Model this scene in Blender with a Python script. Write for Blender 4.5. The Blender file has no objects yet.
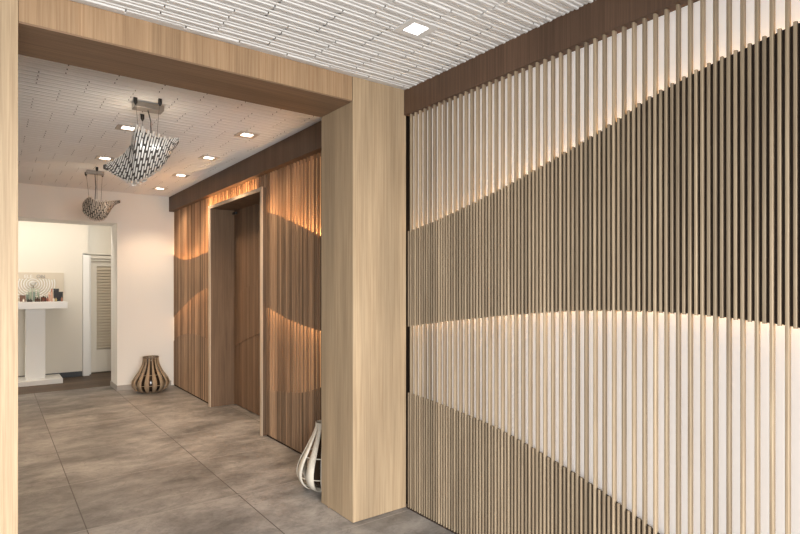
import bpy, bmesh, math, random
from mathutils import Vector, Matrix
random.seed(7)
S = bpy.context.scene
C = S.collection
PI = math.pi

# ------------------------------------------------------------------ camera
YAW = .641
cam_d = bpy.data.cameras.new('camera'); cam = bpy.data.objects.new('camera', cam_d); C.objects.link(cam)
cam.location = (0, 0, 1.5); cam.rotation_euler = (PI/2, 0, -YAW)
cam_d.sensor_width = 36; cam_d.lens = 546/800*36; cam_d.shift_y = 19/800
cam_d.clip_start = .02; cam_d.clip_end = 60
S.camera = cam
F = Vector((math.sin(YAW), math.cos(YAW), 0)); R = Vector((math.cos(YAW), -math.sin(YAW), 0))

# ------------------------------------------------------------------ world, lights, exposure
w = bpy.data.worlds.new('world'); S.world = w; w.use_nodes = True
w.node_tree.nodes['Background'].inputs[0].default_value = (.80, .90, 1, 1)
w.node_tree.nodes['Background'].inputs[1].default_value = 1.6
S.view_settings.view_transform = 'Standard'; S.view_settings.look = 'None'
S.view_settings.gamma = 1; S.view_settings.use_curve_mapping = False
S.view_settings.exposure = 0.12

def area(name, loc, rot, sx, sy, power, col, spread=PI):
    d = bpy.data.lights.new(name, 'AREA'); d.shape = 'RECTANGLE'; d.size = sx; d.size_y = sy
    d.energy = power; d.color = col; d.spread = spread
    o = bpy.data.objects.new(name, d); C.objects.link(o); o.location = loc; o.rotation_euler = rot
    return o
# daylight through the shop window behind the camera, and through the glazed left side
area('window_daylight', (-.2, -2.4, 1.5), (PI/2-.45, 0, 0), 3.6, 1.6, 245, (1, .97, .93), 2.0)
area('side_window_daylight', (-2.85, -.2, 1.5), (PI/2-.45, 0, -PI/2), 2.8, 1.6, 18, (.98, .98, 1), 2.0)
# unseen light added near the ceiling to brighten the beauty room and its table
area('end_room_top_fill', (.3, 9.32, 2.62), (.75, 0, 0), 2.2, .25, 17, (1, .91, .80))
# weak unseen fill added in front of the hall's left wall
area('hall_fill_light', (-1.5, 5.6, 1.4), (PI/2, 0, -PI/2), 3.6, 2.0, 2, (1, .86, .70))
area('end_room_fill_light', (-1.5, 9.75, 1.4), (PI/2, 0, -PI/2), .9, 1.8, 12, (1, .93, .82))  # unseen fill added to light the beauty room wall more evenly

# ------------------------------------------------------------------ materials
def mat(name, col, rough=.6, metal=0, spec=.5, emit=None, es=0):
    m = bpy.data.materials.new(name); m.use_nodes = True
    b = m.node_tree.nodes['Principled BSDF']
    b.inputs['Base Color'].default_value = (*col, 1); b.inputs['Roughness'].default_value = rough
    b.inputs['Metallic'].default_value = metal; b.inputs['Specular IOR Level'].default_value = spec
    if emit:
        b.inputs['Emission Color'].default_value = (*emit, 1); b.inputs['Emission Strength'].default_value = es
    return m

def N(t, typ, **kw):
    n = t.nodes.new(typ)
    for k, v in kw.items(): setattr(n, k, v)
    return n
def mixc(t, fac, a, b, mode='MIX'):
    n = N(t, 'ShaderNodeMix', data_type='RGBA', blend_type=mode)
    for inp, v in ((n.inputs[0], fac), (n.inputs[6], a), (n.inputs[7], b)):
        if hasattr(v, 'is_output'): t.links.new(v, inp)
        elif isinstance(v, (int, float)): inp.default_value = v
        else: inp.default_value = (*v, 1)
    return n.outputs[2]
def ramp(t, src, stops):
    n = N(t, 'ShaderNodeValToRGB'); t.links.new(src, n.inputs[0])
    e = n.color_ramp.elements
    e[0].position, e[0].color = stops[0][0], (*[stops[0][1]]*3, 1) if isinstance(stops[0][1], (int, float)) else (*stops[0][1], 1)
    e[1].position, e[1].color = stops[-1][0], (*[stops[-1][1]]*3, 1) if isinstance(stops[-1][1], (int, float)) else (*stops[-1][1], 1)
    for p, c in stops[1:-1]:
        x = e.new(p); x.color = (*[c]*3, 1) if isinstance(c, (int, float)) else (*c, 1)
    return n.outputs[0]

def wood(name, light, dark, axis='Z', cell=None, cellamt=.25, rough=.55, grain=1.0, var=.5):
    """veneer with straight grain along axis; cell = (axis letter, pitch) gives each slat its own tone"""
    m = bpy.data.materials.new(name); m.use_nodes = True; t = m.node_tree
    b = t.nodes['Principled BSDF']; b.inputs['Roughness'].default_value = rough
    b.inputs['Specular IOR Level'].default_value = .3
    tc = N(t, 'ShaderNodeTexCoord'); mp = N(t, 'ShaderNodeMapping')
    sc = {'X': (1.2, 70, 70), 'Y': (70, 1.2, 70), 'Z': (70, 70, 1.2)}[axis]
    mp.inputs['Scale'].default_value = sc; t.links.new(tc.outputs['Object'], mp.inputs[0])
    n1 = N(t, 'ShaderNodeTexNoise'); n1.inputs['Scale'].default_value = 1.6*grain; n1.inputs['Detail'].default_value = 6
    n1.inputs['Roughness'].default_value = .65; t.links.new(mp.outputs[0], n1.inputs[0])
    mp2 = N(t, 'ShaderNodeMapping'); mp2.inputs['Scale'].default_value = tuple(v*.12 if v > 2 else v*.5 for v in sc)
    t.links.new(tc.outputs['Object'], mp2.inputs[0])
    n2 = N(t, 'ShaderNodeTexNoise'); n2.inputs['Scale'].default_value = 1.0; n2.inputs['Detail'].default_value = 3
    t.links.new(mp2.outputs[0], n2.inputs[0])
    f1 = ramp(t, n1.outputs[0], [(.33, 0.0), (.62, 1.0)])
    c = mixc(t, f1, dark, light)
    f2 = ramp(t, n2.outputs[0], [(.3, 1-var*.45), (.7, 1.08)])
    c = mixc(t, 1.0, c, f2, 'MULTIPLY')
    if cell:
        sp = N(t, 'ShaderNodeSeparateXYZ'); t.links.new(tc.outputs['Object'], sp.inputs[0])
        d = N(t, 'ShaderNodeMath', operation='DIVIDE'); t.links.new(sp.outputs[cell[0]], d.inputs[0]); d.inputs[1].default_value = cell[1]
        fl = N(t, 'ShaderNodeMath', operation='FLOOR'); t.links.new(d.outputs[0], fl.inputs[0])
        wn = N(t, 'ShaderNodeTexWhiteNoise', noise_dimensions='1D'); t.links.new(fl.outputs[0], wn.inputs['W'])
        f3 = ramp(t, wn.outputs[0], [(0, 1-cellamt), (1, 1+cellamt*.5)])
        c = mixc(t, 1.0, c, f3, 'MULTIPLY')
    t.links.new(c, b.inputs['Base Color'])
    bp = N(t, 'ShaderNodeBump'); bp.inputs['Strength'].default_value = .12; bp.inputs['Distance'].default_value = .002
    t.links.new(n1.outputs[0], bp.inputs['Height']); t.links.new(bp.outputs[0], b.inputs['Normal'])
    return m

M = {}
M['oak'] = wood('pale oak veneer', (.50, .375, .24), (.37, .262, .16), 'Z', ('X', .47), .06)
M['oakX'] = wood('oak veneer of the lintel', (.45, .30, .175), (.32, .20, .11), 'Z', ('X', .16), .10)
M['slat'] = wood('oak slats', (.415, .325, .22), (.27, .20, .132), 'Z', ('Y', .024), .30, grain=1.4)
M['slat_hall'] = wood('warm oak slats', (.47, .31, .19), (.29, .18, .11), 'Z', ('Y', .033), .55, grain=1.4)
M['dark_oak'] = wood('dark stained oak fascia', (.15, .088, .055), (.10, .058, .036), 'Z', ('Y', .9), .12)
M['soffit'] = wood('dark brown soffit veneer', (.27, .17, .105), (.19, .12, .07), 'X')  # darker veneer, used only on the lintel's underside board
M['door_oak'] = wood('brown oak door planks', (.27, .17, .105), (.17, .105, .065), 'Z', ('Y', .06), .25)
M['jamb'] = wood('oak door lining', (.23, .148, .092), (.15, .095, .06), 'Z')
M['casing'] = wood('light oak casing edge', (.72, .58, .44), (.60, .46, .33), 'Z')
M['gap'] = mat('dark brown felt behind slats', (.03, .017, .010), .9)
M['white_back'] = mat('backlit white panel', (.90, .87, .84), .6, spec=.2, emit=(1, .92, .86), es=.30)
M['warm_back'] = mat('backlit amber panel', (.72, .50, .31), .6, spec=.2, emit=(1, .58, .28), es=.35)
M['led'] = mat('warm led strip', (1, .8, .5), emit=(1, .66, .34), es=15)
M['led_hall'] = mat('amber led strip', (1, .8, .5), emit=(1, .60, .28), es=30)
M['led_low'] = mat('dim amber led strip', (1, .8, .5), emit=(1, .66, .36), es=9)
M['plaster'] = mat('white gypsum ceiling relief', (.80, .79, .775), .8, spec=.15)
M['pit'] = mat('dark joint', (.12, .11, .10), .9)
M['paint'] = mat('cream wall paint', (.90, .875, .83), .8, spec=.2)
M['taupe'] = mat('taupe wall paint', (.30, .25, .21), .8, spec=.2)
M['white'] = mat('white lacquer', (.86, .85, .82), .35)
M['lens'] = mat('lamp lens', (1, 1, 1), emit=(1, .93, .82), es=9)
M['lens_day'] = mat('neutral lamp lens', (1, 1, 1), emit=(1, .96, .92), es=9)
M['trimgrey'] = mat('matt lamp trim', (.62, .58, .54), .6)
M['chrome'] = mat('brushed steel', (.32, .30, .28), .35, 1)
M['black'] = mat('black plastic', (.02, .02, .02), .4)
M['cable'] = mat('grey steel wire', (.16, .14, .12), .4, .6)
M['shard'] = mat('silvered glass pieces', (.86, .84, .80), .28, .15)
M['shard_warm'] = mat('smoked glass pieces', (.66, .58, .50), .35, .15)
M['liner'] = mat('dark wire net', (.085, .075, .065), .8)
M['glassdark'] = mat('smoked glass cylinder', (.035, .022, .014), .15)
M['skirt'] = mat('grey tile skirting', (.40, .37, .34), .6)
M['skirt_dark'] = mat('anthracite skirting', (.035, .038, .045), .5)
M['bamboo_tan'] = wood('tan bamboo', (.44, .33, .22), (.31, .22, .145), 'Z')
M['bamboo_grey'] = wood('grey brown bamboo', (.22, .17, .12), (.15, .11, .08), 'Z')
M['bamboo_cream'] = wood('cream bamboo', (.74, .69, .59), (.60, .55, .46), 'Z')
M['louver'] = mat('beige louvre paint', (.70, .62, .50), .6)
M['beige'] = mat('beige wall paint', (.80, .755, .67), .8)
M['glass'] = mat('window glass', (.9, .95, 1), .05)
_b = M['glass'].node_tree.nodes['Principled BSDF']; _b.inputs['Transmission Weight'].default_value = 1

def tile_mat():
    m = bpy.data.materials.new('concrete look porcelain tiles'); m.use_nodes = True; t = m.node_tree
    b = t.nodes['Principled BSDF']; b.inputs['Specular IOR Level'].default_value = .35
    tc = N(t, 'ShaderNodeTexCoord')
    def noise(scale, vec, det=8, rough=.6, dist=0):
        mp = N(t, 'ShaderNodeMapping'); mp.inputs['Scale'].default_value = vec; t.links.new(tc.outputs['Object'], mp.inputs[0])
        n = N(t, 'ShaderNodeTexNoise'); n.inputs['Scale'].default_value = scale; n.inputs['Detail'].default_value = det
        n.inputs['Roughness'].default_value = rough; n.inputs['Distortion'].default_value = dist
        t.links.new(mp.outputs[0], n.inputs[0]); return n.outputs[0]
    a = noise(1.5, (1, 1.5, 1), 8, .66, .3); c2 = noise(7, (1, 1.2, 1), 9, .72, .5); c3 = noise(55, (1, 1, 1), 4, .6)
    c = mixc(t, ramp(t, a, [(.36, 0), (.66, 1)]), (.155, .145, .137), (.40, .378, .358))
    c = mixc(t, 1.0, c, ramp(t, c2, [(.3, .66), (.5, 1.0), (.72, 1.2)]), 'MULTIPLY')
    c = mixc(t, 1.0, c, ramp(t, c3, [(.3, .93), (.7, 1.06)]), 'MULTIPLY')
    # veins
    vm = noise(3.4, (1, 1.3, 1), 6, .6, 1.0)
    v = ramp(t, vm, [(.478, 1.0), (.5, .72), (.522, 1.0)])
    c = mixc(t, .6, c, v, 'MULTIPLY')
    # grout lines on a .95 m grid
    sp = N(t, 'ShaderNodeSeparateXYZ'); t.links.new(tc.outputs['Object'], sp.inputs[0])
    def line(out, off, wd):
        x = N(t, 'ShaderNodeMath', operation='ADD'); t.links.new(out, x.inputs[0]); x.inputs[1].default_value = -off + 95
        q = N(t, 'ShaderNodeMath', operation='PINGPONG'); t.links.new(x.outputs[0], q.inputs[0]); q.inputs[1].default_value = .475
        l = N(t, 'ShaderNodeMath', operation='LESS_THAN'); t.links.new(q.outputs[0], l.inputs[0]); l.inputs[1].default_value = wd
        return l.outputs[0]
    def cell(out, off):
        a_ = N(t, 'ShaderNodeMath', operation='SUBTRACT'); t.links.new(out, a_.inputs[0]); a_.inputs[1].default_value = off
        d_ = N(t, 'ShaderNodeMath', operation='DIVIDE'); t.links.new(a_.outputs[0], d_.inputs[0]); d_.inputs[1].default_value = .95
        f_ = N(t, 'ShaderNodeMath', operation='FLOOR'); t.links.new(d_.outputs[0], f_.inputs[0]); return f_.outputs[0]
    cb = N(t, 'ShaderNodeCombineXYZ'); t.links.new(cell(sp.outputs['X'], .465), cb.inputs[0]); t.links.new(cell(sp.outputs['Y'], 2.895), cb.inputs[1])
    wn = N(t, 'ShaderNodeTexWhiteNoise', noise_dimensions='2D'); t.links.new(cb.outputs[0], wn.inputs[0])
    c = mixc(t, 1.0, c, ramp(t, wn.outputs[0], [(0, .86), (1, 1.1)]), 'MULTIPLY')
    c = mixc(t, line(sp.outputs['X'], .465, .0032), c, (.085, .075, .068))
    c = mixc(t, line(sp.outputs['Y'], 2.895, .0035), c, (.36, .34, .32))
    t.links.new(c, b.inputs['Base Color'])
    rr = ramp(t, c2, [(.3, .40), (.7, .55)]); t.links.new(rr, b.inputs['Roughness'])
    bp = N(t, 'ShaderNodeBump'); bp.inputs['Strength'].default_value = .15; bp.inputs['Distance'].default_value = .004
    t.links.new(c2, bp.inputs['Height']); t.links.new(bp.outputs[0], b.inputs['Normal'])
    return m
M['tile'] = tile_mat()
M['darkfloor'] = wood('dark brown plank floor', (.17, .12, .085), (.10, .07, .05), 'X', ('Y', .18), .25)

# ------------------------------------------------------------------ mesh helpers
def obj(name, bm, m, parent=None):
    me = bpy.data.meshes.new(name); bm.normal_update(); bm.to_mesh(me); bm.free()
    me.materials.append(m)
    o = bpy.data.objects.new(name, me); C.objects.link(o)
    if parent: o.parent = parent
    return o
def thing(name, label, cat, loc=(0, 0, 0), group=None, rz=0):
    o = bpy.data.objects.new(name, None); C.objects.link(o); o.location = loc; o.rotation_euler = (0, 0, rz)
    o.empty_display_size = .1
    o['label'] = label; o['category'] = cat
    if group: o['group'] = group
    return o
def tag(o, label, cat, group=None):
    o['label'] = label; o['category'] = cat
    if group: o['group'] = group
    return o
def struct(o):
    o['kind'] = 'structure'; return o
def box(bm, x0, x1, y0, y1, z0, z1):
    v = [bm.verts.new(p) for p in ((x0,y0,z0),(x1,y0,z0),(x1,y1,z0),(x0,y1,z0),(x0,y0,z1),(x1,y0,z1),(x1,y1,z1),(x0,y1,z1))]
    for f in ((0,3,2,1),(4,5,6,7),(0,1,5,4),(1,2,6,5),(2,3,7,6),(3,0,4,7)): bm.faces.new([v[i] for i in f])
def boxes(name, lst, m, parent=None, bevel=0):
    bm = bmesh.new()
    for b in lst: box(bm, *b)
    if bevel: bmesh.ops.bevel(bm, geom=bm.edges[:], offset=bevel, segments=2, affect='EDGES', profile=.5)
    return obj(name, bm, m, parent)
def tube(bm, pts, r, n=8, cap=True):
    rings = []
    P_ = [Vector(p) for p in pts]
    for i, p in enumerate(P_):
        d = (P_[min(i+1, len(P_)-1)] - P_[max(i-1, 0)]).normalized()
        a = d.cross(Vector((0,0,1)));
        if a.length < .01: a = Vector((1,0,0))
        a.normalize(); b = d.cross(a)
        rr = r[i] if isinstance(r, (list, tuple)) else r
        rings.append([bm.verts.new(p + a*math.cos(2*PI*k/n)*rr + b*math.sin(2*PI*k/n)*rr) for k in range(n)])
    for i in range(len(rings)-1):
        for k in range(n): bm.faces.new((rings[i][k], rings[i][(k+1)%n], rings[i+1][(k+1)%n], rings[i+1][k]))
    if cap:
        bm.faces.new(rings[0][::-1]); bm.faces.new(rings[-1])
def lathe(bm, prof, n=32, c=(0,0)):
    rings = [[bm.verts.new((c[0]+r*math.cos(2*PI*k/n), c[1]+r*math.sin(2*PI*k/n), z)) for k in range(n)] for r, z in prof]
    for i in range(len(rings)-1):
        for k in range(n): bm.faces.new((rings[i][k], rings[i][(k+1)%n], rings[i+1][(k+1)%n], rings[i+1][k]))
    bm.faces.new(rings[0][::-1]); bm.faces.new(rings[-1])
def smooth(o):
    for p in o.data.polygons: p.use_smooth = True
    return o
def curve_fn(pts):
    pts = sorted(pts)
    xs = [p[0] for p in pts]; zs = [p[1] for p in pts]
    n = len(xs); m = []
    for i in range(n):
        a, b = max(i-1, 0), min(i+1, n-1); m.append((zs[b]-zs[a])/(xs[b]-xs[a]))
    def f(y):
        if y <= xs[0]: return zs[0] + m[0]*(y-xs[0])
        if y >= xs[-1]: return zs[-1] + m[-1]*(y-xs[-1])
        i = max(k for k in range(n-1) if xs[k] <= y)
        h = xs[i+1]-xs[i]; t = (y-xs[i])/h
        return ((2*t**3-3*t*t+1)*zs[i] + (t**3-2*t*t+t)*h*m[i] + (-2*t**3+3*t*t)*zs[i+1] + (t**3-t*t)*h*m[i+1])
    return f

# ------------------------------------------------------------------ room shell
H = 2.825
HH = 2.852   # hall ceiling
struct(boxes('floor', [(-3.1, 2.7, -2.7, 9.18, -.06, 0)], M['tile']))
struct(boxes('floor', [(-1.8, 2.45, 9.18, 10.95, -.06, -.002)], M['darkfloor']))
struct(boxes('wall_right', [(2.285, 2.40, -2.7, 5.19, 0, HH), (2.50, 2.62, 5.16, 6.9, 0, HH), (2.285, 2.50, 6.87, 8.68, 0, HH),
                            (2.285, 2.50, 5.19, 6.87, 2.495, HH)], M['gap']))
struct(boxes('wall_left', [(-3.1, -2.98, -2.7, 2.95, 0, .2), (-3.1, -2.98, -2.7, 2.95, 2.3, H), (-3.1, -2.98, -2.7, -1.4, .2, 2.3), (-3.1, -2.98, 2.2, 2.95, .2, 2.3)], M['taupe']))
struct(boxes('wall_back', [(-3.1, 2.4, -2.7, -2.58, 0, .2), (-3.1, 2.4, -2.7, -2.58, 2.3, H), (-3.1, -2.8, -2.7, -2.58, .2, 2.3), (1.6, 2.4, -2.7, -2.58, .2, 2.3)], M['paint']))
for i, bl in enumerate([[(-2.8, -2.74, -2.66, -2.6, .2, 2.3), (1.54, 1.6, -2.66, -2.6, .2, 2.3), (-.63, -.57, -2.66, -2.6, .2, 2.3), (-2.8, 1.6, -2.66, -2.6, .2, .26), (-2.8, 1.6, -2.66, -2.6, 2.24, 2.3)],
                        [(-3.07, -3.01, -1.4, -1.34, .2, 2.3), (-3.07, -3.01, 2.14, 2.2, .2, 2.3), (-3.07, -3.01, .37, .43, .2, 2.3), (-3.07, -3.01, -1.4, 2.2, .2, .26), (-3.07, -3.01, -1.4, 2.2, 2.24, 2.3)]]):
    struct(boxes('window_%d' % (i+1), bl, M['skirt_dark']))
struct(boxes('wall_front', [(-3.1, -.30, 2.97, 3.32, 0, H)], M['taupe']))
struct(boxes('wall_hall_left', [(-1.72, -1.6, 3.3, 9.2, 0, HH)], M['taupe']))
# end wall with the opening to the beauty room
struct(boxes('wall_end', [(1.428, 2.30, 8.68, 9.18, 0, HH), (-1.6, 1.428, 8.68, 9.18, 2.398, HH), (-1.6, -.9, 8.68, 9.18, 0, 2.398)], M['paint']))
struct(boxes('baseboard_end', [(1.420, 2.16, 8.668, 8.68, 0, .075), (1.416, 1.428, 8.668, 9.18, 0, .075)], M['skirt'], bevel=.002))
# beauty room beyond
struct(boxes('wall_beauty_room', [(-1.7, 1.20, 10.45, 10.55, 0, H), (1.20, 1.28, 10.45, 10.55, 2.05, H)], M['beige']))
struct(boxes('wall_beauty_room_side', [(2.0, 2.1, 9.18, 10.9, 0, H)], M['beige']))
struct(boxes('wall_beauty_room_left', [(-1.7, -1.6, 9.18, 10.5, 0, H)], M['beige']))
struct(boxes('ceiling_beauty_room', [(-1.7, 2.1, 9.18, 10.95, H, H+.06)], M['paint']))
struct(boxes('baseboard_beauty_room', [(-1.6, 1.195, 10.435, 10.45, 0, .085)], M['skirt_dark']))
# louvred door and its frame
dr = struct(thing('door_2', '', '', (0, 0, 0))); del dr['label']; del dr['category']
boxes('door_frame', [(1.205, 1.30, 10.43, 10.72, 0, 2.02), (1.30, 1.34, 10.56, 10.74, 0, 2.02)], M['white'], dr, .004)
boxes('head_moulding', [(1.205, 2.0, 10.60, 10.74, 1.97, 2.02), (1.205, 2.0, 10.58, 10.74, 2.035, 2.06), (1.205, 2.0, 10.62, 10.74, 1.93, 1.955)], M['beige'], dr, .004)
boxes('transom_panel', [(1.205, 2.0, 10.70, 10.76, 2.06, H)], M['beige'], dr)
boxes('stile', [(1.34, 1.44, 10.68, 10.73, .02, 1.925), (1.90, 2.0, 10.68, 10.73, .02, 1.925), (1.44, 1.9, 10.68, 10.73, .02, .40), (1.44, 1.9, 10.68, 10.73, 1.84, 1.925)], M['beige'], dr, .003)
bm = bmesh.new()
z = .43
while z < 1.82:
    v = [bm.verts.new(p) for p in ((1.44, 10.675, z), (1.9, 10.675, z), (1.9, 10.72, z+.045), (1.44, 10.72, z+.045), (1.44, 10.68, z-.008), (1.9, 10.68, z-.008), (1.9, 10.728, z+.04), (1.44, 10.728, z+.04))]
    for f in ((0,1,2,3),(4,7,6,5),(0,4,5,1),(3,2,6,7)): bm.faces.new([v[i] for i in f])
    z += .05
obj('louvres', bm, M['louver'], dr)
boxes('door_backing', [(1.30, 2.0, 10.76, 10.80, 0, 2.06)], M['louver'], dr)

# ------------------------------------------------------------------ relief ceiling: running bond of ribbed gypsum tiles
lights_xy = [(1.736, 2.19), (.904, 5.002), (.929, 6.331), (1.777, 4.612), (1.781, 5.668), (1.796, 6.763), (1.814, 7.857)]
lights_xy = lights_xy[:1] + [(a*1.0204, b*1.0204) for a, b in lights_xy[1:]]
def relief(name, x0, x1, y0, y1, zc):
    box_list = bmesh.new(); pits = bmesh.new()
    TW, TD = .278, .308
    Y0 = 2.255
    j = math.floor((y0-Y0)/TD) - 1
    while Y0 + j*TD < y1:
        ya = Y0 + j*TD
        xo = 1.342 + (j % 2)*.139
        i = math.floor((x0-xo)/TW) - 1
        while xo + i*TW < x1:
            xa = xo + i*TW
            rr = random.Random(i*131+j*17)
            lift = rr.choice((0, .0015, .003))
            for g in range(4):
                for k in range(3):
                    yc = ya + (g*3+k+.5)*TD/12
                    if yc < y0+.01 or yc > y1-.01: continue
                    hh = (.0085, .0045, .0055)[k] + lift; ww = (.0118, .0092, .01)[k]
                    a, b = xa + (.006 if k == 0 else .0), xa + TW - .001 + (.012 if k == 1 else 0)
                    a, b = max(a, x0), min(b, x1)
                    if b - a < .01: continue
                    segs = [(a, b)]
                    for lx, ly in lights_xy:
                        if abs(yc-ly) < .088:
                            ns = []
                            for s, e in segs:
                                if e <= lx-.088 or s >= lx+.088: ns.append((s, e))
                                else:
                                    if s < lx-.088: ns.append((s, lx-.088))
                                    if e > lx+.088: ns.append((lx+.088, e))
                            segs = ns
                    for s, e in segs:
                        v = [box_list.verts.new(p) for p in ((s, yc-ww, zc), (e, yc-ww, zc), (e, yc-ww*.55, zc-hh), (s, yc-ww*.55, zc-hh), (s, yc+ww*.55, zc-hh), (e, yc+ww*.55, zc-hh), (e, yc+ww, zc), (s, yc+ww, zc))]
                        for f in ((0,1,2,3), (3,2,5,4), (4,5,6,7), (0,3,4,7), (1,6,5,2)): box_list.faces.new([v[q] for q in f])
                yp = ya + (g*3+.5)*TD/12
                if x0+.02 < xa < x1-.02 and y0+.02 < yp < y1-.02 and all(abs(yp-ly) > .1 or abs(xa-lx) > .1 for lx, ly in lights_xy):
                    box(pits, xa-.004, xa+.006, yp-.006, yp+.006, zc-.006, zc-.001)
            i += 1
        j += 1
    box(box_list, x0-.05, x1+.05, y0-.02, y1+.02, zc, zc+.08)
    o = struct(obj(name, box_list, M['plaster']))
    obj('joint_hole', pits, M['pit'], o)
    return o
relief('ceiling', -2.98, 2.26, -2.58, 2.94, H)
relief('ceiling_hall', -1.6, 2.26, 3.35, 8.68, HH)

# ------------------------------------------------------------------ timber portal
pt = thing('timber_portal', 'pale oak clad portal framing the way into the hall', 'doorway', (1.0, 3.145, 0))
def rel(o, loc): 
    o.location = -Vector(loc); return o
PL = (1.0, 3.145, 0)
rel(boxes('post', [(1.822, 2.244, 2.94, 3.35, .004, H-.001)], M['oak'], pt, .0012), PL)
rel(boxes('post', [(-.31, .09, 2.94, 3.35, .004, H-.001)], M['oak'], pt, .0012), PL)
rel(boxes('lintel', [(.0915, 1.8185, 2.943, 3.347, 2.672, H-.001)], M['oakX'], pt, .0012), PL)
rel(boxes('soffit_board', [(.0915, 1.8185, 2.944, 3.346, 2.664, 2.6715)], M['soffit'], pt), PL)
for q in ((1.828, 2.23, 2.948, 3.342, 0, .006), (-.30, .082, 2.948, 3.342, 0, .006)): rel(boxes('shadow_gap_plinth', [q], M['gap'], pt), PL)

# ------------------------------------------------------------------ fascias
struct(boxes('trim_1', [(2.226, 2.285, -2.58, 2.938, 2.652, H-.004)], M['dark_oak']))
struct(boxes('trim_2', [(2.13, 2.285, 3.352, 8.678, 2.62, HH-.014)], M['dark_oak']))

# ------------------------------------------------------------------ slatted wave panels
PITCH = .048
def slat(bm, xf, yc, z0, z1, w=.0115, d=.024):
    c = .0022; h = w/2
    sec = [(xf+d, yc-h), (xf+c, yc-h), (xf, yc-h+c), (xf, yc+h-c), (xf+c, yc+h), (xf+d, yc+h)]
    lo = [bm.verts.new((x, y, z0)) for x, y in sec]; hi = [bm.verts.new((x, y, z1)) for x, y in sec]
    n = len(sec)
    for k in range(n): bm.faces.new((lo[k], hi[k], hi[(k+1)%n], lo[(k+1)%n]))
    bm.faces.new(lo); bm.faces.new(hi[::-1])
def wave_board(bm, x0, x1, ys, lo, hi):
    pr = None
    for y in ys:
        q = [bm.verts.new(p) for p in ((x0, y, lo(y)), (x1, y, lo(y)), (x1, y, hi(y)), (x0, y, hi(y)))]
        if pr:
            for a in range(4): bm.faces.new((pr[a], pr[(a+1)%4], q[(a+1)%4], q[a]))
        else: bm.faces.new(q[::-1])
        pr = q
    bm.faces.new(pr)
def ribbon(bm, x0, x1, ys, fz, th):
    wave_board(bm, x0, x1, ys, (lambda y: fz(y)) if th > 0 else (lambda y: fz(y)+th), (lambda y: fz(y)+th) if th > 0 else (lambda y: fz(y)))
def slat_panel(label, xf, Y0, Y1, z0, z1, up, mid, low, smat, back, led, phase=0, cav=.045, pitch=.048, sw=.0115):
    t = thing('slatted_wall_panel', label, 'wall panel', (xf, (Y0+Y1)/2, 0))
    L = (xf, (Y0+Y1)/2, 0)
    n = max(8, int((Y1-Y0)/.03)); ys = [Y0 + (Y1-Y0)*i/n for i in range(n+1)]
    rel(boxes('backing_panel', [(xf+cav, xf+cav+.003, Y0, Y1, z0, z1)], back, t), L)
    bm = bmesh.new(); bf = bmesh.new(); bl = bmesh.new()
    k = 0; y = Y0 + .012 + phase
    while y < Y1 - .008:
        if k % 2 == 0: slat(bm, xf, y, z0, z1, sw)
        elif up:
            a, b, c = up(y), mid(y), low(y)
            a = min(a, z1)
            if a > b > z0: slat(bf, xf+.0015, y, max(b, z0), a, sw, .014)
            if c > z0 + .02: slat(bl, xf+.0015, y, z0, c, sw, .014)
        k += 1; y += pitch/2
    rel(obj('slats', bm, smat, t), L)
    if up:
        rel(obj('wave_slats', bf, smat, t), L); rel(obj('lower_wave_slats', bl, smat, t), L)
        b1 = bmesh.new(); wave_board(b1, xf+.0155, xf+.0195, ys, lambda y: max(mid(y)+.004, z0), lambda y: min(up(y)-.006, z1))
        rel(obj('wave_board', b1, M['gap'], t), L)
        yl = [y for y in ys if low(y) > z0+.04]
        b2 = bmesh.new(); wave_board(b2, xf+.0155, xf+.0195, yl, lambda y: z0, lambda y: low(y)-.004)
        rel(obj('wave_board', b2, M['gap'], t), L)
        b3 = bmesh.new(); ribbon(b3, xf+.026, xf+cav-.002, ys, lambda y: up(y)-(.05 if led is M['led'] else .08), .002)
        rel(obj('light_strip', b3, led, t), L)
        b3 = bmesh.new(); ribbon(b3, xf+.026, xf+cav-.002, ys, lambda y: mid(y)+.05, -.002)
        rel(obj('light_strip', b3, led if led is M['led'] else M['led_low'], t), L)
    else:
        bm.free if False else None; bf.free(); bl.free()
    return t, L
fu = curve_fn([(3.0, 1.855), (2.67, 1.907), (2.392, 1.964), (2.072, 2.04), (1.677, 2.152), (1.406, 2.24), (1.264, 2.297), (1.016, 2.366), (.872, 2.392), (.684, 2.424), (.3, 2.44), (-.4, 2.33), (-1.3, 2.03), (-2.6, 1.6)])
fm = curve_fn([(3.0, 1.215), (2.67, 1.262), (2.392, 1.298), (2.072, 1.335), (1.677, 1.373), (1.457, 1.384), (1.219, 1.388), (1.016, 1.382), (.872, 1.37), (.713, 1.353), (.2, 1.26), (-.6, 1.05), (-2.6, .6)])
fl = curve_fn([(3.0, .787), (2.67, .768), (2.392, .744), (2.072, .705), (1.677, .617), (1.457, .556), (1.357, .52), (1.198, .462), (.9, .33), (.6, .18), (.3, .03), (-.5, -.4), (-2.6, -.5)])
XW = 2.238
slat_panel('large slatted wall with light wave bands right of the oak pillar', XW, -2.55, 2.934, .012, 2.650, fu, fm, fl, M['slat'], M['white_back'], M['led'])
boxes_w = struct(boxes('trim_3', [(XW+.004, 2.262, -2.55, 2.93, 0, .011)], M['gap']))
XH = 2.190
p1u = curve_fn([(8.6, 1.955), (8.41, 1.914), (8.1, 1.872), (7.667, 1.880), (7.23, 1.917), (6.9, 1.95)])
p1m = curve_fn([(8.6, 1.05), (8.41, 1.116), (7.904, 1.275), (7.443, 1.407), (7.02, 1.475), (6.85, 1.48)])
p1l = curve_fn([(8.6, .69), (8.41, .755), (8.1, .81), (7.7, .843), (7.44, .846), (7.02, .825), (6.85, .81)])
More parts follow.
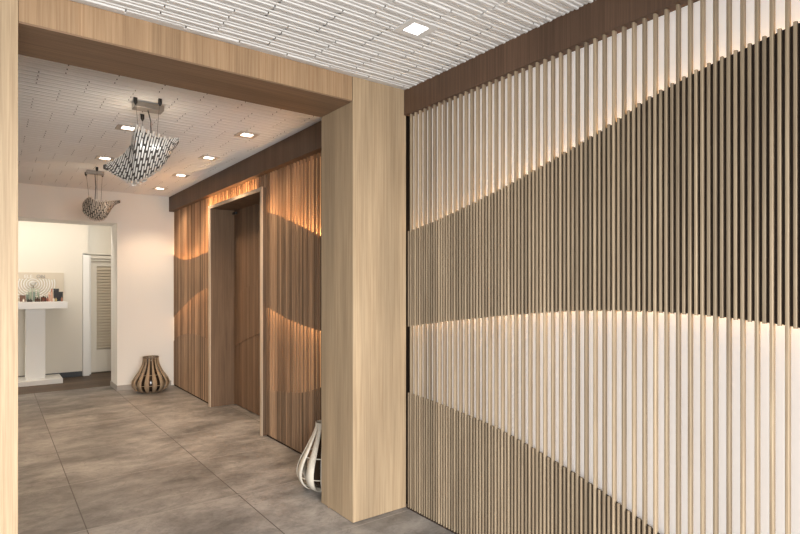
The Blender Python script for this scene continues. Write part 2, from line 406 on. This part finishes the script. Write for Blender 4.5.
slat_panel('slatted panel between the white end wall and the tall dark door', XH, 6.885, 8.679, .02, 2.62, p1u, p1m, p1l, M['slat_hall'], M['warm_back'], M['led_hall'], cav=.085, pitch=.066, sw=.016)
p2u = curve_fn([(5.22, 2.247), (4.91, 2.184), (4.689, 2.115), (4.384, 2.023), (4.107, 1.932), (3.36, 1.70)])
p2m = curve_fn([(5.246, 1.307), (4.91, 1.24), (4.689, 1.195), (4.384, 1.154), (4.107, 1.128), (3.36, 1.09)])
p2l = curve_fn([(5.246, .446), (4.91, .488), (4.689, .513), (4.384, .56), (4.107, .637), (3.36, .87)])
slat_panel('slatted panel between the tall dark door and the oak pillar', XH, 3.36, 5.188, .02, 2.62, p2u, p2m, p2l, M['slat_hall'], M['warm_back'], M['led_hall'], cav=.085, pitch=.066, sw=.016)
slat_panel('low strip of lit slats above the tall dark door', XH, 5.20, 6.88, 2.4895, 2.62, None, None, None, M['slat_hall'], M['warm_back'], M['led_hall'], cav=.085, pitch=.066, sw=.016)
struct(boxes('trim_4', [(XH+.01, 2.262, 3.36, 5.185, 0, .019), (XH+.01, 2.262, 6.885, 8.665, 0, .019)], M['gap']))

# ------------------------------------------------------------------ dark door in its deep oak lining
d1 = struct(thing('door_1', '', '', (0, 0, 0))); del d1['label']; del d1['category']
boxes('door_lining', [(2.165, 2.50, 6.815, 6.86, 0, 2.488), (2.165, 2.50, 5.20, 5.232, 0, 2.488), (2.165, 2.50, 5.232, 6.815, 2.455, 2.488), (2.195, 2.283, 5.1895, 5.1995, 0, 2.62)], M['jamb'], d1, .002)
boxes('casing_edge', [(2.150, 2.165, 6.812, 6.872, 0, 2.492), (2.150, 2.165, 5.19, 5.236, 0, 2.492), (2.150, 2.165, 5.236, 6.812, 2.452, 2.492)], M['casing'], d1, .002)
boxes('casing_light_strip', [(2.205, 2.27, 6.874, 6.88, 1.97, 2.60), (2.215, 2.27, 5.40, 6.812, 2.4896, 2.4915)], M['led_hall'], d1)
bm = bmesh.new(); y = 5.234; k = 0
dw = curve_fn([(5.2, 1.75), (5.8, 1.62), (6.3, 1.50), (6.82, 1.36)])
dw2 = curve_fn([(5.2, 1.05), (5.8, .98), (6.3, .88), (6.82, .72)])
while y < 6.81:
    e = min(y+.058, 6.813); o = .0015*(k % 2)
    box(bm, 2.455+o, 2.50, y+.0008, e-.0008, .012, 2.452)
    box(bm, 2.449+o, 2.456, y+.0008, e-.0008, dw2((y+e)/2), dw((y+e)/2))
    y += .058; k += 1
obj('door_leaf', bm, M['door_oak'], d1)
boxes('door_closer', [(2.43, 2.455, 6.70, 6.80, 2.40, 2.43)], M['black'], d1, .003)

# ------------------------------------------------------------------ recessed downlights
names = ['square ceiling spotlight in the bright ribbed ceiling of the front room',
         'square ceiling spotlight right behind the large hanging lamp',
         'square ceiling spotlight above and left of the large lamp\'s tail, over the small lamp',
         'square ceiling spotlight in the row along the dark fascia, nearest the portal',
         'square ceiling spotlight along the dark fascia, second from the portal',
         'square ceiling spotlight along the dark fascia, third from the portal',
         'square ceiling spotlight along the dark fascia, nearest the end wall']
for i, (lx, ly) in enumerate(lights_xy):
    t = thing('recessed_spotlight', names[i], 'ceiling light', (lx, ly, HH if i else H), 'square recessed ceiling spotlights')
    s, q = .086, .047
    boxes('trim_frame', [(-s, -q, -s, s, -.012, 0), (q, s, -s, s, -.012, 0), (-q, q, -s, -q, -.012, 0), (-q, q, q, s, -.012, 0)], M['plaster' if i == 0 else 'trimgrey'], t, .001)
    boxes('lens', [(-q+.001, q-.001, -q+.001, q-.001, -.006, 0)], M['lens_day' if i == 0 else 'lens'], t)
    d = bpy.data.lights.new('spot_beam', 'SPOT'); d.energy = 54 if i else 12; d.color = (1, .74, .50) if i else (1, .9, .78)
    d.spot_size = math.radians(112); d.spot_blend = .8; d.shadow_soft_size = .035
    l = bpy.data.objects.new('spot_beam', d); C.objects.link(l); l.parent = t; l.location = (0, 0, -.03)

# ------------------------------------------------------------------ hanging lamps of overlapping glass pieces
def pendant(label, dp, cols, canopy, ctilt, mounts, feet, cable_foot, kz, main, sdir=1, shear=.7, gl=40):
    """cols: (u, vtop, vbottom) outline of the sack as seen; kz: half depth / half height"""
    def W(u, v, d=dp):
        return F*d + R*((u-400)/546*d) + Vector((0, 0, 1.5 + (286-v)/546*d))
    cu = sum(c[0] for c in cols)/len(cols)
    base = W(cu, 0); base.z = HH
    t = thing('hanging_lamp', label, 'pendant lamp', base, 'hanging lamps of layered glass pieces')
    def T(p): return Vector(p) - base
    D = base.copy(); D.z = 0; D.normalize()
    top = curve_fn([(c[0], c[1]) for c in cols]); bot = curve_fn([(c[0], c[2]) for c in cols])
    u0, u1 = cols[0][0], cols[-1][0]
    px = dp/546
    def surf(u, a, k=1.0):
        u = max(u0, min(u1, u))
        zt, zb = top(u), bot(u)
        zc = (zt+zb)/2; hz = max((zb-zt)/2, .6)*k; hd = hz*kz
        # squarish section, widened near the rim
        ca, sa = math.cos(a), math.sin(a)
        v = zc - hz*sa
        return W(u, v, dp) + D*(-(hd*px)*ca*(1+.18*sa))
    # liner
    bm = bmesh.new(); nu, na = 40, 28; g = []
    A0, A1 = -PI-.45, .45        # open at the top
    A0, A1 = PI/2+.55-2*PI, PI/2-.55
    for i in range(nu+1):
        u = u0 + 1 + (u1-u0-2)*i/nu
        g.append([bm.verts.new(T(surf(u, A0+(A1-A0)*j/na, .90))) for j in range(na+1)])
    for i in range(nu):
        for j in range(na): bm.faces.new((g[i][j], g[i][j+1], g[i+1][j+1], g[i+1][j]))
    o = obj('net_liner', bm, M['liner'], t)
    so = o.modifiers.new('thickness', 'SOLIDIFY'); so.thickness = .003
    # pieces
    bm = bmesh.new(); rr = random.Random(3)
    du = .020/px   # column pitch in px
    ncol = int((u1-u0)/du*1.5)
    for c in range(-4, ncol):
        nrow = 11
        for r in range(nrow):
            ac = A0 + (A1-A0)*(r+.5*(c % 2)+.15)/nrow
            aw = (A1-A0)/nrow*.80
            uc = u0 + c*du + shear*(math.sin(ac))*du*3.0*sdir
            if uc < u0 or uc > u1: continue
            zt, zb = top(uc), bot(uc)
            k = 1.0 + rr.uniform(0, .09); uc += rr.uniform(-.15, .15)*du; ac += rr.uniform(-.1, .1)*aw; hw = du*.28
            n = 4; prev = None
            for q in range(n+1):
                a = ac - aw/2 + aw*q/n
                us = uc + shear*du*1.3*sdir*(math.sin(a)-math.sin(ac))*2.2
                P0 = surf(us-hw, a, k+.06*(q/n)*1); P1 = surf(us+hw, a, k+.06*(q/n))
                P2 = surf(us+hw, a, k-.05+.06*(q/n)); P3 = surf(us-hw, a, k-.05+.06*(q/n))
                vs = [bm.verts.new(T(p)) for p in (P0, P1, P2, P3)]
                if prev:
                    for e in range(4): bm.faces.new((prev[e], prev[(e+1)%4], vs[(e+1)%4], vs[e]))
                else: bm.faces.new(vs[::-1])
                prev = vs
            bm.faces.new(prev)
    obj('glass_piece_shade', bm, M['shard'] if main else M['shard_warm'], t)
    # canopy
    cb = boxes('ceiling_canopy', [canopy], M['chrome'], t, .003)
    cb.location = T(Vector((0, 0, HH))) * 0
    # cables
    for (mu, mv), (fu_, fv) in zip(mounts, feet):
        a = None
        b_ = (mv-286)/546; dd = (1.5-HH)/b_     # mount lies on the ceiling
        a = W(mu, mv, dd); b = W(fu_, fv, dp + (dd-dp)*.5)
        bm = bmesh.new(); tube(bm, [T(a), T(b)], .0017*max(1, dp/5), 6)
        w_ = obj('suspension_wire', bm, M['cable'], t)
        bm = bmesh.new(); tube(bm, [T(a)+Vector((0,0,-.002)), T(a)-Vector((0,0,.035)), T(a)-Vector((0,0,.055))], [.014, .014, .005], 12)
        obj('ceiling_fixing', bm, M['black'], w_)
    cc = Vector(((canopy[0]+canopy[1])/2, (canopy[2]+canopy[3])/2, canopy[4]))
    e = T(W(*cable_foot)); mid_ = (cc+e)/2 + R*.01
    bm = bmesh.new(); tube(bm, [cc+(mid_-cc)*k*2 if k <= .5 else mid_+(e-mid_)*(k-.5)*2 for k in (0, .25, .5, .75, 1)], .004, 8)
    obj('power_cable', bm, M['black'], t)
    d = bpy.data.lights.new('bulb_glow', 'POINT'); d.energy = 2.2; d.color = (1, .82, .6); d.shadow_soft_size = .05
    l = bpy.data.objects.new('bulb_glow', d); C.objects.link(l); l.parent = t
    l.location = T(W(cu+3, (top(cu+3)*.75+bot(cu+3)*.25), dp))
    return t
b1 = F*4.0 + R*((0)/546); 
def ceil_pt(u, v):
    d = (1.5-HH)/((v-286)/546); return F*d + R*((u-400)/546*d)
# large lamp
cols1 = [(102.5, 165.5, 168.5), (108, 163, 171), (114, 160, 175), (121, 155, 178.5), (127, 149, 181.5), (132, 139, 182.5), (134.5, 128, 182.5), (138, 126.5, 182), (144, 129, 180), (150, 132.5, 176), (157, 135, 171), (163, 137, 166), (169, 138, 158), (173, 138, 151), (179.5, 137.5, 141)]
cu1 = sum(c[0] for c in cols1)/len(cols1); base1 = F*4.0 + R*((cu1-400)/546*4.0)
cc1 = ceil_pt(148, 103) - base1
pendant('large hanging lamp of pale glass pieces, nearer the portal', 4.0, cols1, (cc1.x-.10, cc1.x+.10, cc1.y-.055, cc1.y+.055, -.055, -.014), 0,
        [(135.5, 97), (160, 98.5), (142.5, 114)], [(138, 128), (157, 136), (142.5, 130)], (151, 133), .85, True)
cols2 = [(82, 203, 210), (84.5, 200, 214), (88, 196.5, 217), (91, 196, 219), (94, 198.5, 220), (98, 200.5, 220.5), (103, 200.5, 220), (107, 200.5, 216.5), (111, 200.5, 210), (115, 200.5, 205), (121, 200, 202.5)]
cu2 = sum(c[0] for c in cols2)/len(cols2); base2 = F*6.25 + R*((cu2-400)/546*6.25)
cc2 = ceil_pt(95, 170) - base2
pendant('small brownish hanging lamp near the white end wall', 6.25, cols2, (cc2.x-.09, cc2.x+.09, cc2.y-.05, cc2.y+.05, -.05, -.014), 0,
        [(86, 171.5), (102.5, 172.5), (97, 166.5)], [(89, 198), (101, 201), (97, 199)], (95, 200), .85, False, shear=.3)

# ------------------------------------------------------------------ ribbed lanterns
def lantern(label, loc, mats, band, rot, size=1.0, slim=False):
    t = thing('ribbed_lantern', label, 'lantern', loc, 'pear shaped ribbed floor lanterns', rot)
    prof = [(.13, .008), (.19, .03), (.235, .08), (.247, .13), (.235, .18), (.20, .235), (.163, .29), (.133, .345), (.112, .40), (.103, .45), (.103, .50)]
    if slim: prof = [(.09, .008), (.145, .03), (.185, .08), (.198, .13), (.190, .18), (.168, .235), (.138, .29), (.110, .345), (.083, .40), (.064, .45), (.058, .49)]
    nr = prof[-1][0]
    def pr(s):
        s = s*(len(prof)-1); i = min(int(s), len(prof)-2); f = s-i
        p = [prof[max(i-1, 0)], prof[i], prof[i+1], prof[min(i+2, len(prof)-1)]]
        def cr(a, b, c, d): return .5*((2*b)+(-a+c)*f+(2*a-5*b+4*c-d)*f*f+(-a+3*b-3*c+d)*f**3)
        return cr(*[q[0] for q in p])*size, cr(*[q[1] for q in p])*size
    n = 11 if slim else 15
    for k in range(n):
        a = 2*PI*k/n; bm = bmesh.new(); prev = None
        for i in range(29):
            r, z = pr(i/28); wv = (.013 + (r/size-.05)*.12) if slim else (.0085 + (r/size-.10)*.145)     # half width
            ca, sa = math.cos(a), math.sin(a)
            def q(rr, s): return bm.verts.new((rr*ca - s*sa, rr*sa + s*ca, z))
            vs = [q(r, -wv), q(r+.003, 0), q(r, wv), q(r-.006, wv), q(r-.004, 0), q(r-.006, -wv)]
            if prev:
                for e in range(6): bm.faces.new((prev[e], prev[(e+1)%6], vs[(e+1)%6], vs[e]))
            else: bm.faces.new(vs[::-1])
            prev = vs
        bm.faces.new(prev)
        smooth(obj('rib', bm, mats[0], t))
    def ring(name, r, z, hw, th, m):
        bm = bmesh.new(); nn = 48; prev = None; first = None
        for k in range(nn):
            a = 2*PI*k/nn; vs = [bm.verts.new((rr*math.cos(a), rr*math.sin(a), zz)) for rr, zz in ((r-th, z-hw), (r, z-hw), (r, z+hw), (r-th, z+hw))]
            if prev:
                for e in range(4): bm.faces.new((prev[e], vs[e], vs[(e+1)%4], prev[(e+1)%4]))
            else: first = vs
            prev = vs
        for e in range(4): bm.faces.new((prev[e], first[e], first[(e+1)%4], prev[(e+1)%4]))
        return obj(name, bm, m, t)
    ring('neck_ring', (nr+.003)*size, (prof[-1][1]-.008)*size, .008, .008, mats[1])
    ring('wire_hoop', (.190 if slim else .238)*size, .115*size, .003, .004, band)
    ring('wire_hoop', (.150 if slim else .182)*size, .255*size, .003, .004, band)
    bs = prof[0][0]
    bm = bmesh.new(); lathe(bm, [(bs, 0), (bs+.005, .012), (bs-.01, .02)], 40); obj('base_disc', bm, mats[1], t)
    bm = bmesh.new(); kq = .72 if slim else 1.0
    lathe(bm, [(.095*kq, .02), (.15*kq, .07), (.165*kq, .13), (.13*kq, .22), (.085*kq, .32), (.055*kq, .47)], 40)
    smooth(obj('inner_glass', bm, M['glassdark'], t))
    return t
lantern('tan ribbed lantern in the far corner by the white end wall', (1.80, 8.33, 0), (M['bamboo_tan'], M['bamboo_grey']), M['bamboo_tan'], .1)
lantern('cream ribbed lantern half hidden behind the oak pillar', (1.978, 3.60, 0), (M['bamboo_cream'], M['bamboo_cream']), M['bamboo_cream'], .25, slim=True)

# ------------------------------------------------------------------ display table with cosmetics in the beauty room
def U(u, v, Y):   # a point of the photo on the vertical plane y = Y
    d = F + R*((u-400)/546); t_ = Y/d.y
    return Vector((d.x*t_, Y, 1.5 + (286-v)/546*t_))
dt = thing('display_table', 'white pedestal display table holding cosmetics', 'table', (.5, 10.15, 0))
DL = (.5, 10.15, 0)
TZ = U(30, 301.8, 10.1).z
rel(boxes('table_top', [(-.6, .93, 9.84, 10.43, TZ-.105, TZ)], M['white'], dt, .004), DL)
rel(boxes('column', [(.40, .655, 10.05, 10.30, .06, TZ-.105)], M['white'], dt, .004), DL)
rel(boxes('base_plate', [(-.6, .87, 9.86, 10.42, .0, .075)], M['white'], dt, .006), DL)
ww = thing('display_backdrop', 'white backdrop with concentric ripple circles behind the cosmetics', 'sign', (.3, 10.44, TZ))
WL = (.3, 10.44, TZ)
rel(boxes('panel', [(-.6, .93, 10.425, 10.449, TZ, U(40, 272.5, 10.43).z)], mat('pale beige board', (.66, .59, .48), .6), ww, .002), WL)
cx = U(33, 284, 10.42)
bm = bmesh.new()
for r in [.05, .085, .12, .155, .19, .225, .26, .295]:
    nn = 64; pts = []
    for k in range(nn+1):
        a = 2*PI*k/nn; z = cx.z + r*math.sin(a)*.92
        x = cx.x + r*math.cos(a)
        if z > TZ+.01 and z < U(40, 278.6, 10.43).z and x < .92: pts.append((x, 10.421, z))
        else:
            if len(pts) > 2: tube(bm, pts, .0085, 6)
            pts = []
    if len(pts) > 2: tube(bm, pts, .0085, 6)
rel(obj('ripple_circles', bm, M['white'], ww), WL)
def text(s, u, v, size, m, parent):
    cu_ = bpy.data.curves.new('lettering', 'FONT'); cu_.body = s; cu_.size = size; cu_.extrude = .003
    tmp = bpy.data.objects.new('tmp', cu_); C.objects.link(tmp)
    bpy.context.view_layer.update()
    me = bpy.data.meshes.new_from_object(tmp.evaluated_get(bpy.context.evaluated_depsgraph_get()))
    bpy.data.objects.remove(tmp)
    o = bpy.data.objects.new('lettering', me); C.objects.link(o); me.materials.clear(); me.materials.append(m)
    o.parent = parent; p = U(u, v, 10.405)
    o.location = p - Vector(WL); o.rotation_euler = (PI/2, 0, 0)
    return o
text('ELE', 24, 278, .075, M['white'], ww)
text('ON', 36.3, 278, .075, mat('grey letters', (.35, .32, .29), .4), ww)

def bottle(kind, u, h, wd, col, cap, label, row=10.18, group='cosmetics on the display table', cat='bottle'):
    wd *= .78
    p = U(u, 300, row)
    t = thing(kind, label, cat, (p.x, row, TZ), group)
    m = mat(kind + ' body', col, .3); mc = mat(kind + ' cap', cap, .3)
    bm = bmesh.new()
    if kind == 'cosmetic_tube': lathe(bm, [(wd*.48, 0), (wd*.5, .004), (wd*.5, h*.72), (wd*.46, h*.74)], 16)
    else: lathe(bm, [(wd*.46, 0), (wd*.5, .004), (wd*.5, h*.55), (wd*.25, h*.68), (wd*.2, h*.72)], 16)
    smooth(obj('body', bm, m, t))
    bm = bmesh.new()
    r = wd*(.47 if kind == 'cosmetic_tube' else .24)
    lathe(bm, [(r, h*.73), (r, h*.98), (r*.85, h)], 16)
    obj('cap', bm, mc, t)
G1, G2 = (.30, .36, .27), (.55, .58, .48)
for i, (u, h, lab) in enumerate([(27.6, .15, 'short'), (30.6, .20, 'tall'), (34.2, .205, 'tallest'), (38.2, .195, 'tall')]):
    bottle('cosmetic_tube', u, h, .043, G1 if i % 2 else (.22, .29, .24), G2,
           ['short green tube leftmost of the green tubes', 'tall green tube left of the ripple centre', 'tall green tube right under the ripple centre', 'tall green tube rightmost of the green tubes'][i], 10.28, 'green cosmetic tubes', 'tube')
for i, u in enumerate([28.2, 30.8]):
    bottle('cosmetic_jar', u, .05, .045, (.03, .025, .02), (.02, .02, .02), ['small black jar at the table front, left of two', 'small black jar at the table front, right of two'][i], 10.03, 'small black jars', 'jar')
bottle('cosmetic_bottle', 23.5, .06, .03, (.75, .68, .6), (.3, .2, .15), 'small pale bottle at the table front beside the oak post', 10.03)
for i, u in enumerate([35.6, 37.4, 39.2]):
    bottle('cosmetic_bottle', u, .075 + .02*(i % 2), .032, (.07, .035, .02), (.7, .6, .5) if i % 2 else (.05, .03, .02),
           ['small dark bottle at the front, leftmost of the three before the green tubes', 'small dark bottle with pale cap, middle of three before the green tubes', 'small dark bottle at the front, rightmost of three before the green tubes'][i], 10.03)
row2 = [(41.6, .10, (.10, .04, .02), (.75, .7, .65), 'brown bottle with white cap right of the green tubes'),
        (43.6, .085, (.16, .05, .03), (.04, .03, .03), 'reddish brown bottle with black cap right of the green tubes'),
        (45.4, .10, (.08, .03, .02), (.6, .5, .4), 'dark bottle with beige cap in the middle of the bottle row'),
        (47.4, .08, (.30, .10, .07), (.05, .04, .04), 'red bottle with black cap in the middle of the bottle row'),
        (49.3, .15, (.62, .36, .27), (.8, .62, .5), 'tall pink tube with pale cap, left of two'),
        (51.8, .20, (.66, .40, .30), (.45, .22, .16), 'tallest pink tube with brown cap, right of two'),
        (53.8, .07, (.75, .7, .62), (.3, .2, .15), 'small pale bottle left of the black gift box'),
        (56.0, .07, (.45, .36, .16), (.12, .08, .05), 'small olive bottle in front of the black gift box'),
        (61.8, .085, (.35, .16, .10), (.06, .04, .04), 'small brown bottle at the right end of the table')]
for u, h, c1, c2, lab in row2:
    bottle('cosmetic_tube' if 'tube' in lab else 'cosmetic_bottle', u, h, .034, c1, c2, lab, 10.12, cat='tube' if 'tube' in lab else 'bottle')
def carton(u, row, wx, wy, h, col, lab, lift=0):
    p = U(u, 300, row); t = thing('cosmetic_box', lab, 'box', (p.x, row, TZ))
    boxes('carton', [(-wx/2, wx/2, -wy/2, wy/2, 0, h*.86)], mat('carton', col, .5), t, .002)
    boxes('lid', [(-wx/2-.002, wx/2+.002, -wy/2-.002, wy/2+.002, h*.86, h)], mat('carton lid', tuple(v*.7 for v in col), .4), t, .002)
carton(22.6, 10.25, .075, .06, .10, (.16, .08, .05), 'brown carton left of the green tubes')
carton(56.2, 10.26, .07, .05, .20, (.012, .012, .014), 'tall black carton, left of the two at the table end')
carton(60.6, 10.27, .06, .05, .15, (.012, .012, .014), 'black carton at the right end, right of the two')
# small dish on a stem above the green tubes
p = U(33.3, 300, 10.34); t = thing('stemmed_dish', 'small white dish on a thin dark stem behind the green tubes', 'dish', (p.x, 10.34, TZ))
bm = bmesh.new(); lathe(bm, [(.04, 0), (.04, .006), (.005, .012), (.005, .255)], 16); obj('stem', bm, M['cable'], t)
bm = bmesh.new(); lathe(bm, [(.006, .25), (.03, .27), (.055, .31), (.052, .312), (.028, .28), (.004, .27)], 20); obj('bowl', bm, M['white'], t)
